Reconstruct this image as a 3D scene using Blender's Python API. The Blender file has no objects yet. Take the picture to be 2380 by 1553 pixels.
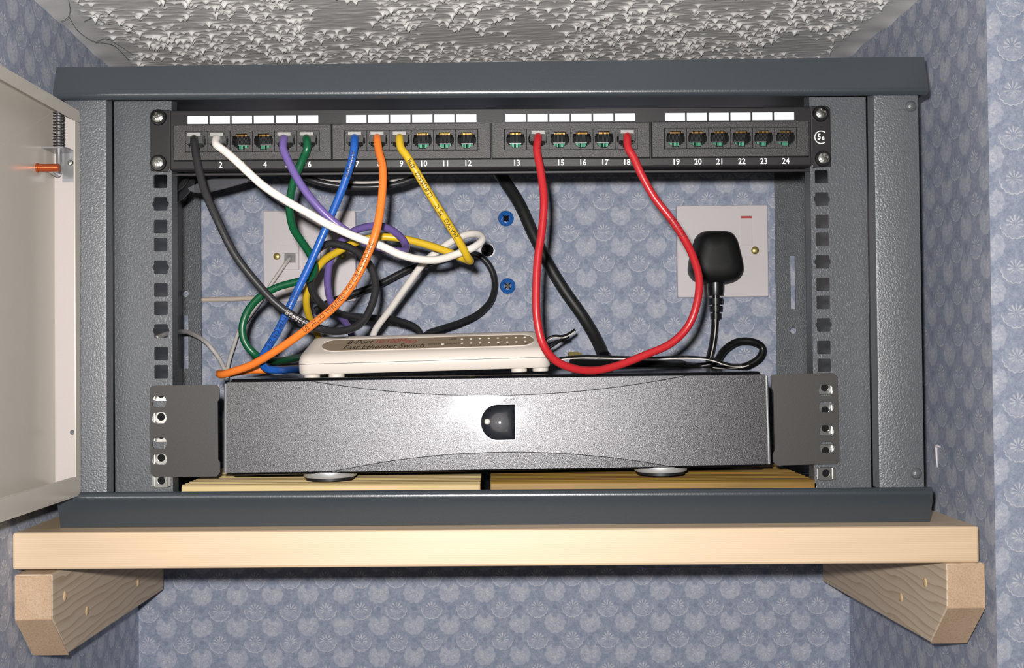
import bpy, bmesh, math, random
import numpy as np
from mathutils import Vector, Matrix
from mathutils.geometry import tessellate_polygon
random.seed(7)
S = bpy.context.scene
COL = S.collection
K = 0.001                       # every dimension below is in millimetres; x right, y into the alcove, z up
pi = math.pi

# ------------------------------------------------------------------ camera, world, flash, exposure
cam = bpy.data.objects.new('camera', bpy.data.cameras.new('camera')); COL.objects.link(cam)
R_, U_, F_, C_ = Vector((0.999851,-0.014495,-0.009355)), Vector((0.009097,-0.017779,0.999801)), Vector((0.014659,0.999737,0.017645)), Vector((1.06,-800.00,-151.91))*K
cam.matrix_world = Matrix(((R_.x,U_.x,-F_.x,C_.x),(R_.y,U_.y,-F_.y,C_.y),(R_.z,U_.z,-F_.z,C_.z),(0,0,0,1)))
cam.data.sensor_width = 36; cam.data.lens = 2649.61/2380*36
cam.data.clip_start = 0.01; cam.data.clip_end = 20
S.camera = cam
w = bpy.data.worlds.new('room_light'); S.world = w; w.use_nodes = True
w.node_tree.nodes['Background'].inputs[0].default_value = (1.0, 0.95, 0.9, 1)
w.node_tree.nodes['Background'].inputs[1].default_value = 0.03
fl = bpy.data.lights.new('camera_flash', 'SPOT'); fl.shadow_soft_size = 0.009; fl.spot_size = math.radians(140); fl.spot_blend = 1.0
fl.energy = 36; fl.color = (1.0, 0.97, 0.95)
flo = bpy.data.objects.new('camera_flash', fl); COL.objects.link(flo)
flo.location = C_ + Vector((-18, 0, 30))*K; flo.rotation_euler = (math.radians(95), 0, 0)
S.view_settings.view_transform = 'Standard'; S.view_settings.look = 'None'
S.view_settings.gamma = 1; S.view_settings.use_curve_mapping = False; S.view_settings.exposure = 0.0

# ------------------------------------------------------------------ materials
def lin(c):
    return tuple(((v/255)/12.92 if v/255 <= .04045 else ((v/255+.055)/1.055)**2.4) for v in c)+(1,)
class NT:
    def __init__(s, name):
        s.m = bpy.data.materials.new(name); s.m.use_nodes = True; s.t = s.m.node_tree
        s.b = s.t.nodes['Principled BSDF']
    def n(s, typ, **kw):
        nd = s.t.nodes.new(typ)
        for k, v in kw.items(): setattr(nd, k, v)
        return nd
    def l(s, a, b): s.t.links.new(a, b)
    def math(s, op, a, b=None, c=None, clamp=False):
        nd = s.n('ShaderNodeMath', operation=op, use_clamp=clamp)
        for i, v in enumerate((a, b, c)):
            if v is None: continue
            if isinstance(v, (int, float)): nd.inputs[i].default_value = v
            else: s.l(v, nd.inputs[i])
        return nd.outputs[0]
    def noise(s, vec, scale, detail=2, rough=.5):
        nd = s.n('ShaderNodeTexNoise'); nd.inputs['Scale'].default_value = scale
        nd.inputs['Detail'].default_value = detail; nd.inputs['Roughness'].default_value = rough
        if vec is not None: s.l(vec, nd.inputs['Vector'])
        return nd.outputs['Fac']
    def coord(s, scale=(1,1,1)):
        tc = s.n('ShaderNodeTexCoord'); mp = s.n('ShaderNodeMapping'); mp.inputs['Scale'].default_value = scale
        s.l(tc.outputs['Object'], mp.inputs['Vector']); return mp.outputs['Vector']
    def mix(s, f, a, b):
        nd = s.n('ShaderNodeMix', data_type='RGBA')
        for i, v in ((0, f), (6, a), (7, b)):
            if isinstance(v, (int, float, tuple)): nd.inputs[i].default_value = v
            else: s.l(v, nd.inputs[i])
        return nd.outputs[2]
    def ramp(s, f, pts):
        nd = s.n('ShaderNodeValToRGB'); s.l(f, nd.inputs[0]); e = nd.color_ramp.elements
        while len(e) < len(pts): e.new(.5)
        for q, (p, c) in zip(e, pts): q.position = p; q.color = c
        return nd.outputs[0]
    def bump(s, h, strength, dist):
        nd = s.n('ShaderNodeBump'); nd.inputs['Strength'].default_value = strength; nd.inputs['Distance'].default_value = dist
        s.l(h, nd.inputs['Height']); s.l(nd.outputs[0], s.b.inputs['Normal'])
    def set(s, col=None, rough=.5, metal=0, spec=.5, **kw):
        if col is not None:
            if isinstance(col, tuple): s.b.inputs['Base Color'].default_value = col
            else: s.l(col, s.b.inputs['Base Color'])
        s.b.inputs['Roughness'].default_value = rough; s.b.inputs['Metallic'].default_value = metal
        s.b.inputs['Specular IOR Level'].default_value = spec
        for k, v in kw.items(): s.b.inputs[k.replace('_', ' ')].default_value = v
        return s.m
def plain(name, rgb, rough=.5, metal=0, spec=.5, **kw):
    return NT(name).set(lin(rgb), rough, metal, spec, **kw)
def grainy(name, rgb, rough, scale, strength, dist, metal=0, spec=.5, var=.1):
    t = NT(name); v = t.coord(); f = t.noise(v, scale, 3)
    c = lin(rgb); d = tuple(x*(1-var) for x in c[:3])+(1,); e = tuple(min(1, x*(1+var)) for x in c[:3])+(1,)
    t.bump(f, strength, dist)
    return t.set(t.mix(f, d, e), rough, metal, spec)

def wallpaper(name, ua, ou, ov, pu=33.4, pv=29.8):
    """blue paper with rows of scalloped fans; ua = object axis used as the horizontal"""
    t = NT(name); tc = t.n('ShaderNodeTexCoord'); sx = t.n('ShaderNodeSeparateXYZ'); t.l(tc.outputs['Object'], sx.inputs[0])
    wob = t.noise(tc.outputs['Object'], 300, 1)
    U = t.math('MULTIPLY', t.math('SUBTRACT', sx.outputs[ua], ou*K), 1/K)
    V = t.math('MULTIPLY', t.math('SUBTRACT', sx.outputs[2], ov*K), 1/K)
    def cell(du, dv):
        a = t.math('DIVIDE', t.math('ADD', U, du), pu); b = t.math('DIVIDE', t.math('ADD', V, dv), pv)
        a = t.math('MULTIPLY', t.math('SUBTRACT', t.math('FRACT', t.math('ADD', a, 100.5)), .5), pu)
        b = t.math('MULTIPLY', t.math('SUBTRACT', t.math('FRACT', t.math('ADD', b, 100.5)), .5), pv)
        r = t.math('SQRT', t.math('ADD', t.math('MULTIPLY', a, a), t.math('MULTIPLY', b, b)))
        th = t.math('ARCTAN2', a, b)                  # 0 at the top
        return a, b, r, th
    def band(x, lo, hi, soft):
        p = t.math('SMOOTH_MIN', 1, 1, 0)
        u = t.n('ShaderNodeMapRange', interpolation_type='SMOOTHSTEP'); t.l(x, u.inputs[0]); u.inputs[1].default_value = lo-soft; u.inputs[2].default_value = lo+soft
        d = t.n('ShaderNodeMapRange', interpolation_type='SMOOTHSTEP'); t.l(x, d.inputs[0]); d.inputs[1].default_value = hi-soft; d.inputs[2].default_value = hi+soft; d.inputs[3].default_value = 1; d.inputs[4].default_value = 0
        return t.math('MULTIPLY', u.outputs[0], d.outputs[0])
    # lined fan
    a, b, r, th = cell(0, 0)
    scal = t.math('MULTIPLY', t.math('ABSOLUTE', t.math('SINE', t.math('MULTIPLY', th, 8))), .8)
    rr = t.math('SUBTRACT', r, scal)
    low = t.math('MULTIPLY', t.math('SUBTRACT', 1.9, b), .25, clamp=True)
    outl = t.math('MULTIPLY', band(rr, 9.0, 9.7, .3), low)
    pet = t.math('COSINE', t.math('MULTIPLY', th, 11))
    pet = t.math('MULTIPLY', band(pet, .2, 2, .4), band(r, 1.6, 6.0, .9))
    pet = t.math('MULTIPLY', pet, t.math('ADD', .25, t.math('MULTIPLY', t.math('ADD', b, 4.5), .25, clamp=True), clamp=True))
    inside = t.math('MULTIPLY', band(rr, -5, 9.0, .4), low)
    fan = t.math('MAXIMUM', t.math('MULTIPLY', outl, .62), t.math('MULTIPLY', pet, .55))
    fan = t.math('MAXIMUM', fan, t.math('MULTIPLY', inside, .16))
    # soft filled fan, half a repeat away
    a2, b2, r2, th2 = cell(pu/2, pv/2)
    scal2 = t.math('MULTIPLY', t.math('ABSOLUTE', t.math('SINE', t.math('MULTIPLY', th2, 5))), 1.0)
    blob = band(t.math('SUBTRACT', r2, scal2), -5, 9.2, .5)
    blob = t.math('MULTIPLY', blob, t.math('SUBTRACT', 1, t.math('MULTIPLY', band(t.math('SUBTRACT', b2, t.math('MULTIPLY', t.math('ABSOLUTE', a2), 1.4)), 2.5, 30, .8), .9)))
    ray2 = t.math('MULTIPLY', band(t.math('COSINE', t.math('MULTIPLY', th2, 8)), .2, 2, .3), band(r2, 1.2, 4.6, .5))
    blob = t.math('ADD', t.math('MULTIPLY', blob, .3), t.math('MULTIPLY', ray2, .2))
    # small dots between
    a3, b3, r3, th3 = cell(pu/2, 0)
    dots = t.math('MULTIPLY', band(r3, -1, 2.0, .5), .5)
    pat = t.math('MAXIMUM', fan, blob)
    mott = t.noise(tc.outputs['Object'], 260, 4, .65); mot2 = t.noise(tc.outputs['Object'], 900, 2)
    mm = t.math('ADD', t.math('MULTIPLY', t.math('SUBTRACT', mott, .5), .95), t.math('MULTIPLY', t.math('SUBTRACT', mot2, .5), .55))
    f = t.math('ADD', t.math('ADD', pat, mm), .18)
    f = t.math('SUBTRACT', f, dots, clamp=True)
    col = t.ramp(f, [(0, lin((152,162,182))), (.4, lin((184,189,203))), (1, lin((224,223,225)))])
    t.bump(t.math('ADD', t.math('MULTIPLY', pat, .6), mott), .2, .0004)
    return t.set(col, .8, .62, .3)

def pine(name, axis, c0, c1, rough=.5, fine=1.0):
    t = NT(name); sc = [420*fine, 420*fine, 420*fine]; sc[axis] = 6; v = t.coord(tuple(sc))
    wsc = [60, 60, 60]; wsc[axis] = 5
    v2 = t.coord(tuple(wsc)); big = t.noise(v2, 1.0, 2)
    va = t.n('ShaderNodeVectorMath', operation='ADD'); t.l(v, va.inputs[0])
    sc3 = t.n('ShaderNodeVectorMath', operation='SCALE'); cb = t.n('ShaderNodeCombineXYZ'); t.l(big, cb.inputs[1]); t.l(big, cb.inputs[2])
    t.l(cb.outputs[0], sc3.inputs[0]); sc3.inputs['Scale'].default_value = 3; t.l(sc3.outputs[0], va.inputs[1])
    g = t.noise(va.outputs[0], 1.0, 2)
    gg = t.math('MULTIPLY', t.math('SUBTRACT', g, .42), 2.4, clamp=True)
    gb = t.math('ADD', t.math('MULTIPLY', gg, .75), t.math('MULTIPLY', t.math('SUBTRACT', big, .4), .8), clamp=True)
    t.bump(g, .12, .0003)
    return t.set(t.mix(gb, lin(c0), lin(c1)), rough, 0, .35)
def growth(name, c0, c1):
    """face of a softwood offcut: wavy dark growth lines running along y"""
    t = NT(name); v = t.coord((1, .16, 1)); d = t.n('ShaderNodeTexWave', wave_type='BANDS', bands_direction='Z', wave_profile='SAW')
    t.l(v, d.inputs[0]); d.inputs['Scale'].default_value = 52; d.inputs['Distortion'].default_value = 7; d.inputs['Detail'].default_value = 1.5; d.inputs['Detail Scale'].default_value = 1.6
    f = t.math('POWER', d.outputs['Fac'], 3.0); g = t.noise(t.coord((500, 20, 500)), 1, 2)
    f = t.math('ADD', t.math('MULTIPLY', f, .75), t.math('MULTIPLY', g, .25), clamp=True)
    return t.set(t.mix(f, lin(c0), lin(c1)), .55, 0, .3)

M = {}
M['paper_back'] = wallpaper('wallpaper_back', 0, *(72.0,-4.7))
M['paper_side'] = wallpaper('wallpaper_side', 1, 12, 10)
M['paper_near'] = wallpaper('wallpaper_near', 0, *(348.8,51.3))
M['plaster'] = grainy('artex_plaster', (232,229,225), .5, 700, .25, .0002, var=.06)
M['hammer'] = grainy('hammered_grey_paint', (86,89,93), .36, 760, .7, .0005, spec=.6, var=.05)
M['hammer_r'] = M['hammer']
M['slate'] = grainy('slate_paint', (55,62,68), .31, 700, .3, .0003, spec=1.0, var=.05)
M['door_paint'] = grainy('door_paint', (188,182,172), .26, 60, .05, .001, spec=.5, var=.04)
M['door_strip'] = grainy('door_strip_paint', (184,176,173), .5, 900, .15, .0002, var=.04)
M['black'] = grainy('black_plastic', (33,32,33), .42, 1500, .25, .0001, spec=.5)
M['black_mod'] = grainy('black_plastic_textured', (48,46,45), .42, 2300, .8, .00025, spec=.6)
M['black_smooth'] = plain('black_smooth', (24,24,26), .3)
M['void'] = plain('dark_inside', (14,14,15), .7, 0, .2)
M['ear'] = grainy('black_powder_coat', (58,55,53), .5, 2400, .35, .00015, spec=.5)
M['zinc'] = plain('zinc_plate', (205,205,200), .28, 1)
M['steel'] = plain('bright_steel', (165,165,168), .36, .8)
M['spring'] = plain('spring_steel', (78,78,80), .4, .7)
M['brass'] = plain('brass', (200,182,118), .38, .7)
M['copper'] = plain('copper_pin', (200,96,52), .28, .7)
M['label'] = plain('white_card', (236,240,248), .55)
M['print_brown'] = plain('brown_ink', (84,46,30), .5)
M['print_darkred'] = plain('dark_red_ink', (112,16,24), .5)
M['print_white'] = plain('white_ink', (240,240,240), .5)
M['print_black'] = plain('black_ink', (38,32,32), .5)
M['print_grey'] = plain('grey_ink', (170,165,160), .5)
M['print_red'] = plain('red_ink', (170,60,58), .5)
M['clear'] = plain('clear_polycarbonate', (205,208,206), .12, 0, .6, Transmission_Weight=.88, IOR=1.35)
M['gold'] = plain('gold_contact', (235,185,110), .3, 1)
M['green'] = plain('green_board', (84,170,135), .3, .2)
M['cream'] = grainy('cream_plastic', (218,209,199), .36, 2500, .2, .0001, spec=.5, var=.03)
M['taupe'] = plain('taupe_label', (142,126,106), .45)
M['led'] = plain('led_window', (228,226,214), .3)
M['white_pl'] = plain('white_plastic', (216,208,210), .35)
M['chrome'] = plain('chrome', (232,232,238), .34, .8)
M['glossblack'] = plain('gloss_black', (16,17,20), .1, 0, .5)
M['anchor'] = plain('blue_plastic', (46,112,196), .15, 0, .5, Transmission_Weight=.25)
M['rubber'] = plain('rubber', (22,22,24), .5)
M['beige'] = plain('beige_sheath', (205,190,176), .45)
M['grey_strap'] = plain('grey_strap', (78,78,83), .45)
def cable_mat(n, c, r=.34): return plain('cable_'+n, c, r, 0, .5)
M['c_black'] = cable_mat('black', (44,44,46)); M['c_white'] = cable_mat('white', (238,232,224)); M['c_purple'] = cable_mat('purple', (110,92,156))
M['c_green'] = cable_mat('green', (14,86,52)); M['c_blue'] = cable_mat('blue', (34,91,176)); M['c_orange'] = cable_mat('orange', (238,126,48))
M['c_yellow'] = cable_mat('yellow', (214,177,40)); M['c_red'] = cable_mat('red', (184,38,44)); M['c_thick'] = cable_mat('thick', (34,34,34), .48)
M['c_cord'] = cable_mat('cord', (26,26,27), .3); M['c_grey'] = cable_mat('pale_grey', (206,200,194), .45)
t = NT('sparkle_black_lacquer'); v = t.coord(); f = t.noise(v, 2300, 2); n2 = t.noise(v, 3200, 1)
t.bump(f, .28, .0004)
col = t.mix(t.math('MULTIPLY', t.math('SUBTRACT', n2, .3), 2.4, clamp=True), lin((24,24,26)), lin((106,105,107)))
sm = t.noise(t.coord((30, 30, 70)), 1, 5, .7); cw = t.math('MULTIPLY', t.math('SUBTRACT', sm, .36), .7, clamp=True)
t.l(cw, t.b.inputs['Coat Weight']); t.b.inputs['Coat Roughness'].default_value = .13
M['flake'] = t.set(col, .33, .75, .5)
M['flake_plain'] = M['flake'].copy(); M['flake_plain'].name = 'sparkle_black_bare'
fp = M['flake_plain'].node_tree; fp.links.remove(fp.nodes['Principled BSDF'].inputs['Coat Weight'].links[0]); fp.nodes['Principled BSDF'].inputs['Coat Weight'].default_value = 0
M['pine_front'] = pine('pine_shelf', 0, (244,216,178), (222,184,140), .42, 2.0)
def shelf_pine():
    t = NT('pine_shelf'); v = t.coord((.02, .3, 1)); wv = t.n('ShaderNodeTexWave', wave_type='BANDS', bands_direction='Z', wave_profile='SIN')
    t.l(v, wv.inputs[0]); wv.inputs['Scale'].default_value = 270; wv.inputs['Distortion'].default_value = 2.2; wv.inputs['Detail'].default_value = 2; wv.inputs['Detail Scale'].default_value = .4
    f = t.math('POWER', wv.outputs['Fac'], 2.5); big = t.noise(t.coord((5, 30, 60)), 1, 2); g = t.noise(t.coord((8, 500, 900)), 1, 2)
    f = t.math('ADD', t.math('MULTIPLY', f, t.math('MULTIPLY', big, .55)), t.math('MULTIPLY', g, .3), clamp=True)
    return t.set(t.mix(f, lin((224,199,167)), lin((198,162,122))), .45, 0, 1.0)
M['pine_front'] = shelf_pine()
M['pine_side'] = growth('pine_batten_face', (224,206,182), (186,158,128))
M['pine_end'] = pine('pine_batten_end', 1, (200,172,144), (168,136,106), .6, 2.2)
M['deck_pale'] = pine('decking_pale', 0, (208,186,136), (174,146,96), .5, .5)
M['deck_dark'] = pine('decking_dark', 0, (150,118,56), (92,66,26), .5, .5)
M['plug_fill'] = grainy('wood_filler', (226,196,150), .6, 900, .6, .0005)

# ------------------------------------------------------------------ mesh helpers
class MB:
    def __init__(s): s.v = []; s.f = []; s.mi = []; s.cur = 0
    def add(s, vs, fs):
        o = len(s.v); s.v += [tuple(p) for p in vs]
        for f in fs: s.f.append(tuple(i+o for i in f)); s.mi.append(s.cur)
        return s
    def box(s, x0, x1, y0, y1, z0, z1):
        v = [(x, y, z) for z in (z0, z1) for y in (y0, y1) for x in (x0, x1)]
        return s.add(v, [(0,2,3,1),(4,5,7,6),(0,1,5,4),(2,6,7,3),(0,4,6,2),(1,3,7,5)])
    def hexa(s, v8):
        return s.add(v8, [(0,2,3,1),(4,5,7,6),(0,1,5,4),(2,6,7,3),(0,4,6,2),(1,3,7,5)])
    def prism(s, poly, axis, a, b, holes=()):
        """poly in the two other axes (xz for y, yz for x, xy for z), pushed from a to b, with holes"""
        def to(p, h): return {0: (h, p[0], p[1]), 1: (p[0], h, p[1]), 2: (p[0], p[1], h)}[axis]
        loops = [list(poly)]+[list(h) for h in holes]
        flat = [p for l in loops for p in l]; n = len(flat)
        tris = tessellate_polygon([[Vector((p[0], p[1], 0)) for p in l] for l in loops]) if holes or len(poly) > 4 else None
        vs = [to(p, a) for p in flat]+[to(p, b) for p in flat]
        if tris is None or (not holes and len(poly) < 40):
            fs = [tuple(range(n)), tuple(range(2*n-1, n-1, -1))]
        else: fs = [tuple(q) for q in tris]+[tuple(i+n for i in reversed(q)) for q in tris]
        o = 0
        for l in loops:
            m = len(l)
            for i in range(m):
                j = (i+1) % m; fs.append((o+i, o+j, o+j+n, o+i+n))
            o += m
        return s.add(vs, fs)
    def tube(s, pts, r, sides=14, cap=True, closed=False):
        pts = [Vector(p) for p in pts]; n = len(pts); vs = []; fs = []
        T = [(pts[min(i+1, n-1)]-pts[max(i-1, 0)]).normalized() for i in range(n)]
        N = T[0].orthogonal().normalized()
        for i in range(n):
            if i: N = (T[i-1].rotation_difference(T[i]) @ N)
            N = (N-N.dot(T[i])*T[i]).normalized(); B = T[i].cross(N)
            ri = r[i] if isinstance(r, (list, tuple)) else r
            for k in range(sides):
                a = 2*pi*k/sides; vs.append(pts[i]+N*(ri*math.cos(a))+B*(ri*math.sin(a)))
        for i in range(n-1):
            for k in range(sides):
                k2 = (k+1) % sides; fs.append((i*sides+k, i*sides+k2, (i+1)*sides+k2, (i+1)*sides+k))
        if cap: fs += [tuple(range(sides-1, -1, -1)), tuple(range((n-1)*sides, n*sides))]
        return s.add(vs, fs)
    def lathe(s, prof, centre, axis=2, seg=32, direction=1):
        """prof: (radius, height) pairs turned about an axis through centre"""
        vs = []; fs = []; m = len(prof)
        for k in range(seg):
            a = 2*pi*k/seg; c, d = math.cos(a), math.sin(a)
            for r, h in prof:
                h *= direction
                p = {2: (r*c, r*d, h), 1: (r*c, h, r*d), 0: (h, r*c, r*d)}[axis]
                vs.append((centre[0]+p[0], centre[1]+p[1], centre[2]+p[2]))
        for k in range(seg):
            k2 = (k+1) % seg
            for i in range(m-1): fs.append((k*m+i, k2*m+i, k2*m+i+1, k*m+i+1))
        if prof[0][0] > 0: fs.append(tuple(k*m for k in range(seg)))
        if prof[-1][0] > 0: fs.append(tuple(k*m+m-1 for k in reversed(range(seg))))
        return s.add(vs, fs)
    def loft(s, loops, cap=True):
        n = len(loops[0]); vs = [p for l in loops for p in l]; fs = []
        for i in range(len(loops)-1):
            for k in range(n):
                k2 = (k+1) % n; fs.append((i*n+k, i*n+k2, (i+1)*n+k2, (i+1)*n+k))
        if cap: fs += [tuple(range(n-1, -1, -1)), tuple(range((len(loops)-1)*n, len(loops)*n))]
        return s.add(vs, fs)
    def build(s, name, mats, parent=None, loc=(0,0,0), rot=(0,0,0), smooth=False, bevel=0, segs=2, merge=True, rel=True):
        """one mesh object; vertices are given in the frame of the parent thing's own base unless rel is False"""
        me = bpy.data.meshes.new(name)
        off = Vector(loc)
        me.from_pydata([tuple((Vector(p)-off)*K) for p in s.v], [], s.f)
        mats = mats if isinstance(mats, (list, tuple)) else [mats]
        for m in mats: me.materials.append(m)
        for p, mi in zip(me.polygons, s.mi): p.material_index = mi
        bm = bmesh.new(); bm.from_mesh(me)
        if merge: bmesh.ops.remove_doubles(bm, verts=bm.verts, dist=1e-6)
        bmesh.ops.recalc_face_normals(bm, faces=bm.faces)
        bm.to_mesh(me); bm.free()
        if smooth:
            me.shade_smooth()
            try: me.set_sharp_from_angle(angle=math.radians(40))
            except Exception: pass
        o = bpy.data.objects.new(name, me); COL.objects.link(o)
        if parent: o.parent = parent
        o.location = off*K; o.rotation_euler = rot
        if bevel:
            b = o.modifiers.new('edge', 'BEVEL'); b.width = bevel*K; b.segments = segs; b.limit_method = 'ANGLE'; b.angle_limit = math.radians(35); b.harden_normals = False
        return o
def tag(o, label=None, cat=None, group=None, kind=None):
    if label: o['label'] = label
    if cat: o['category'] = cat
    if group: o['group'] = group
    if kind: o['kind'] = kind
    return o
def thing(name, label, cat, loc, rot=(0,0,0), group=None):
    o = bpy.data.objects.new(name, None); COL.objects.link(o); o.empty_display_size = .01
    o.location = Vector(loc)*K; o.rotation_euler = rot
    return tag(o, label, cat, group)
def L(base, pts):                       # room coordinates -> coordinates about a thing's base
    return [tuple(p[i]-base[i] for i in range(3)) for p in pts]
def copy_tree(o, parent=None):
    c = o.copy(); COL.objects.link(c)
    if parent: c.parent = parent
    for ch in list(o.children): copy_tree(ch, c)
    return c
def rrect(x0, x1, y0, y1, r, n=5):
    out = []
    for cx, cy, a0 in ((x1-r, y1-r, 0), (x0+r, y1-r, 90), (x0+r, y0+r, 180), (x1-r, y0+r, 270)):
        for i in range(n+1):
            a = math.radians(a0+90*i/n); out.append((cx+r*math.cos(a), cy+r*math.sin(a)))
    return out
def circle(cx, cy, r, n=20): return [(cx+r*math.cos(2*pi*i/n), cy+r*math.sin(2*pi*i/n)) for i in range(n)]
BOLD = 0
def text_mesh(body, size, shear=0, align='CENTER', ext=0.0):
    cu = bpy.data.curves.new('t', 'FONT'); cu.body = body; cu.size = size; cu.shear = shear; cu.align_x = align; cu.align_y = 'CENTER'; cu.resolution_u = 3; cu.offset = size*BOLD
    o = bpy.data.objects.new('t', cu); COL.objects.link(o)
    dg = bpy.context.evaluated_depsgraph_get(); dg.update()
    me = o.evaluated_get(dg).to_mesh()
    v = [tuple(p.co) for p in me.vertices]; f = [tuple(p.vertices) for p in me.polygons]
    o.evaluated_get(dg).to_mesh_clear(); bpy.data.objects.remove(o); bpy.data.curves.remove(cu)
    return v, f
def fine(v, f, lim):
    bm = bmesh.new(); q = [bm.verts.new(p) for p in v]
    for t_ in f:
        try: bm.faces.new([q[i] for i in t_])
        except ValueError: pass
    bmesh.ops.triangulate(bm, faces=bm.faces)
    for _ in range(5):
        e = [e for e in bm.edges if e.calc_length() > lim]
        if not e: break
        bmesh.ops.subdivide_edges(bm, edges=e, cuts=1); bmesh.ops.triangulate(bm, faces=bm.faces)
    bm.verts.index_update(); out = ([tuple(p.co) for p in bm.verts], [tuple(p.index for p in t_.verts) for t_ in bm.faces]); bm.free(); return out
def put_text(mb, body, size, fr, shear=0, align='CENTER', sx=1.0):
    """fr maps (u, v) on a surface to a point"""
    v, f = text_mesh(body, size, shear, align); mb.add([fr(p[0]*sx, p[1]) for p in v], f)
def catmull(p, step=2.5):
    p = [Vector(q) for q in p]; p = [p[0]*2-p[1]]+p+[p[-1]*2-p[-2]]; out = []
    for i in range(1, len(p)-2):
        a, b, c, d = p[i-1], p[i], p[i+1], p[i+2]
        def kt(t, u, v): return t+max((v-u).length, 1e-3)**.5
        t0 = 0; t1 = kt(t0, a, b); t2 = kt(t1, b, c); t3 = kt(t2, c, d)
        n = max(2, int((c-b).length/step))
        for k in range(n):
            t = t1+(t2-t1)*k/n
            A1 = a*((t1-t)/(t1-t0))+b*((t-t0)/(t1-t0)); A2 = b*((t2-t)/(t2-t1))+c*((t-t1)/(t2-t1)); A3 = c*((t3-t)/(t3-t2))+d*((t-t2)/(t3-t2))
            B1 = A1*((t2-t)/(t2-t0))+A2*((t-t0)/(t2-t0)); B2 = A2*((t3-t)/(t3-t1))+A3*((t-t1)/(t3-t1))
            out.append(B1*((t2-t)/(t2-t1))+B2*((t-t1)/(t2-t1)))
    out.append(p[-2]); return out
def ink(mb, path, r, body, size, s0, sgn):
    """lettering printed round a cable, facing the front; starts s0 mm along, reading forwards or backwards"""
    D = [0]
    for a, b in zip(path, path[1:]): D.append(D[-1]+(b-a).length)
    v, f = fine(*text_mesh(body, size, 0, 'LEFT'), .7); out = []
    for x, y, z in v:
        s = min(max(s0+sgn*x, 0), D[-1]-1e-3); i = max(j for j in range(len(D)) if D[j] <= s); i = min(i, len(path)-2)
        q = (s-D[i])/max(D[i+1]-D[i], 1e-6); c = path[i].lerp(path[i+1], q)
        T = (path[min(i+2, len(path)-1)]-path[max(i-1, 0)]).normalized()*sgn
        N = Vector((0, -1, 0)); N = (N-N.dot(T)*T).normalized(); B = N.cross(T)
        a = y/r; out.append(c+(N*math.cos(a)+B*math.sin(a))*(r+.07))
    mb.add(out, f)

# ------------------------------------------------------------------ the alcove
def struct(mb, name, mat, **kw): return tag(mb.build(name, mat, **kw), kind='structure')
ZB, ZT = -640, 165
struct(MB().prism([(-360,286),(360,286),(360,310),(-360,310)], 2, ZB, ZT), 'wall_back', M['paper_back'])
struct(MB().prism([(-317,-80),(-338,286),(-362,286),(-341,-80)], 2, ZB, ZT), 'wall_left', M['paper_side'])
struct(MB().prism([(332,-44.9),(336,286),(362,286),(362,-44.9)], 2, ZB, ZT), 'wall_right', M['paper_side'])
struct(MB().prism([(332,-45),(900,-45),(900,-25),(362.1,-25),(362.1,-44.93),(332,-44.93)], 2, ZB, ZT), 'wall_near_right', M['paper_near'])
struct(MB().prism([(-341,-80),(-900,-80),(-900,-60),(-341,-60)], 2, ZB, ZT), 'wall_near_left', M['paper_near'])
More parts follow.
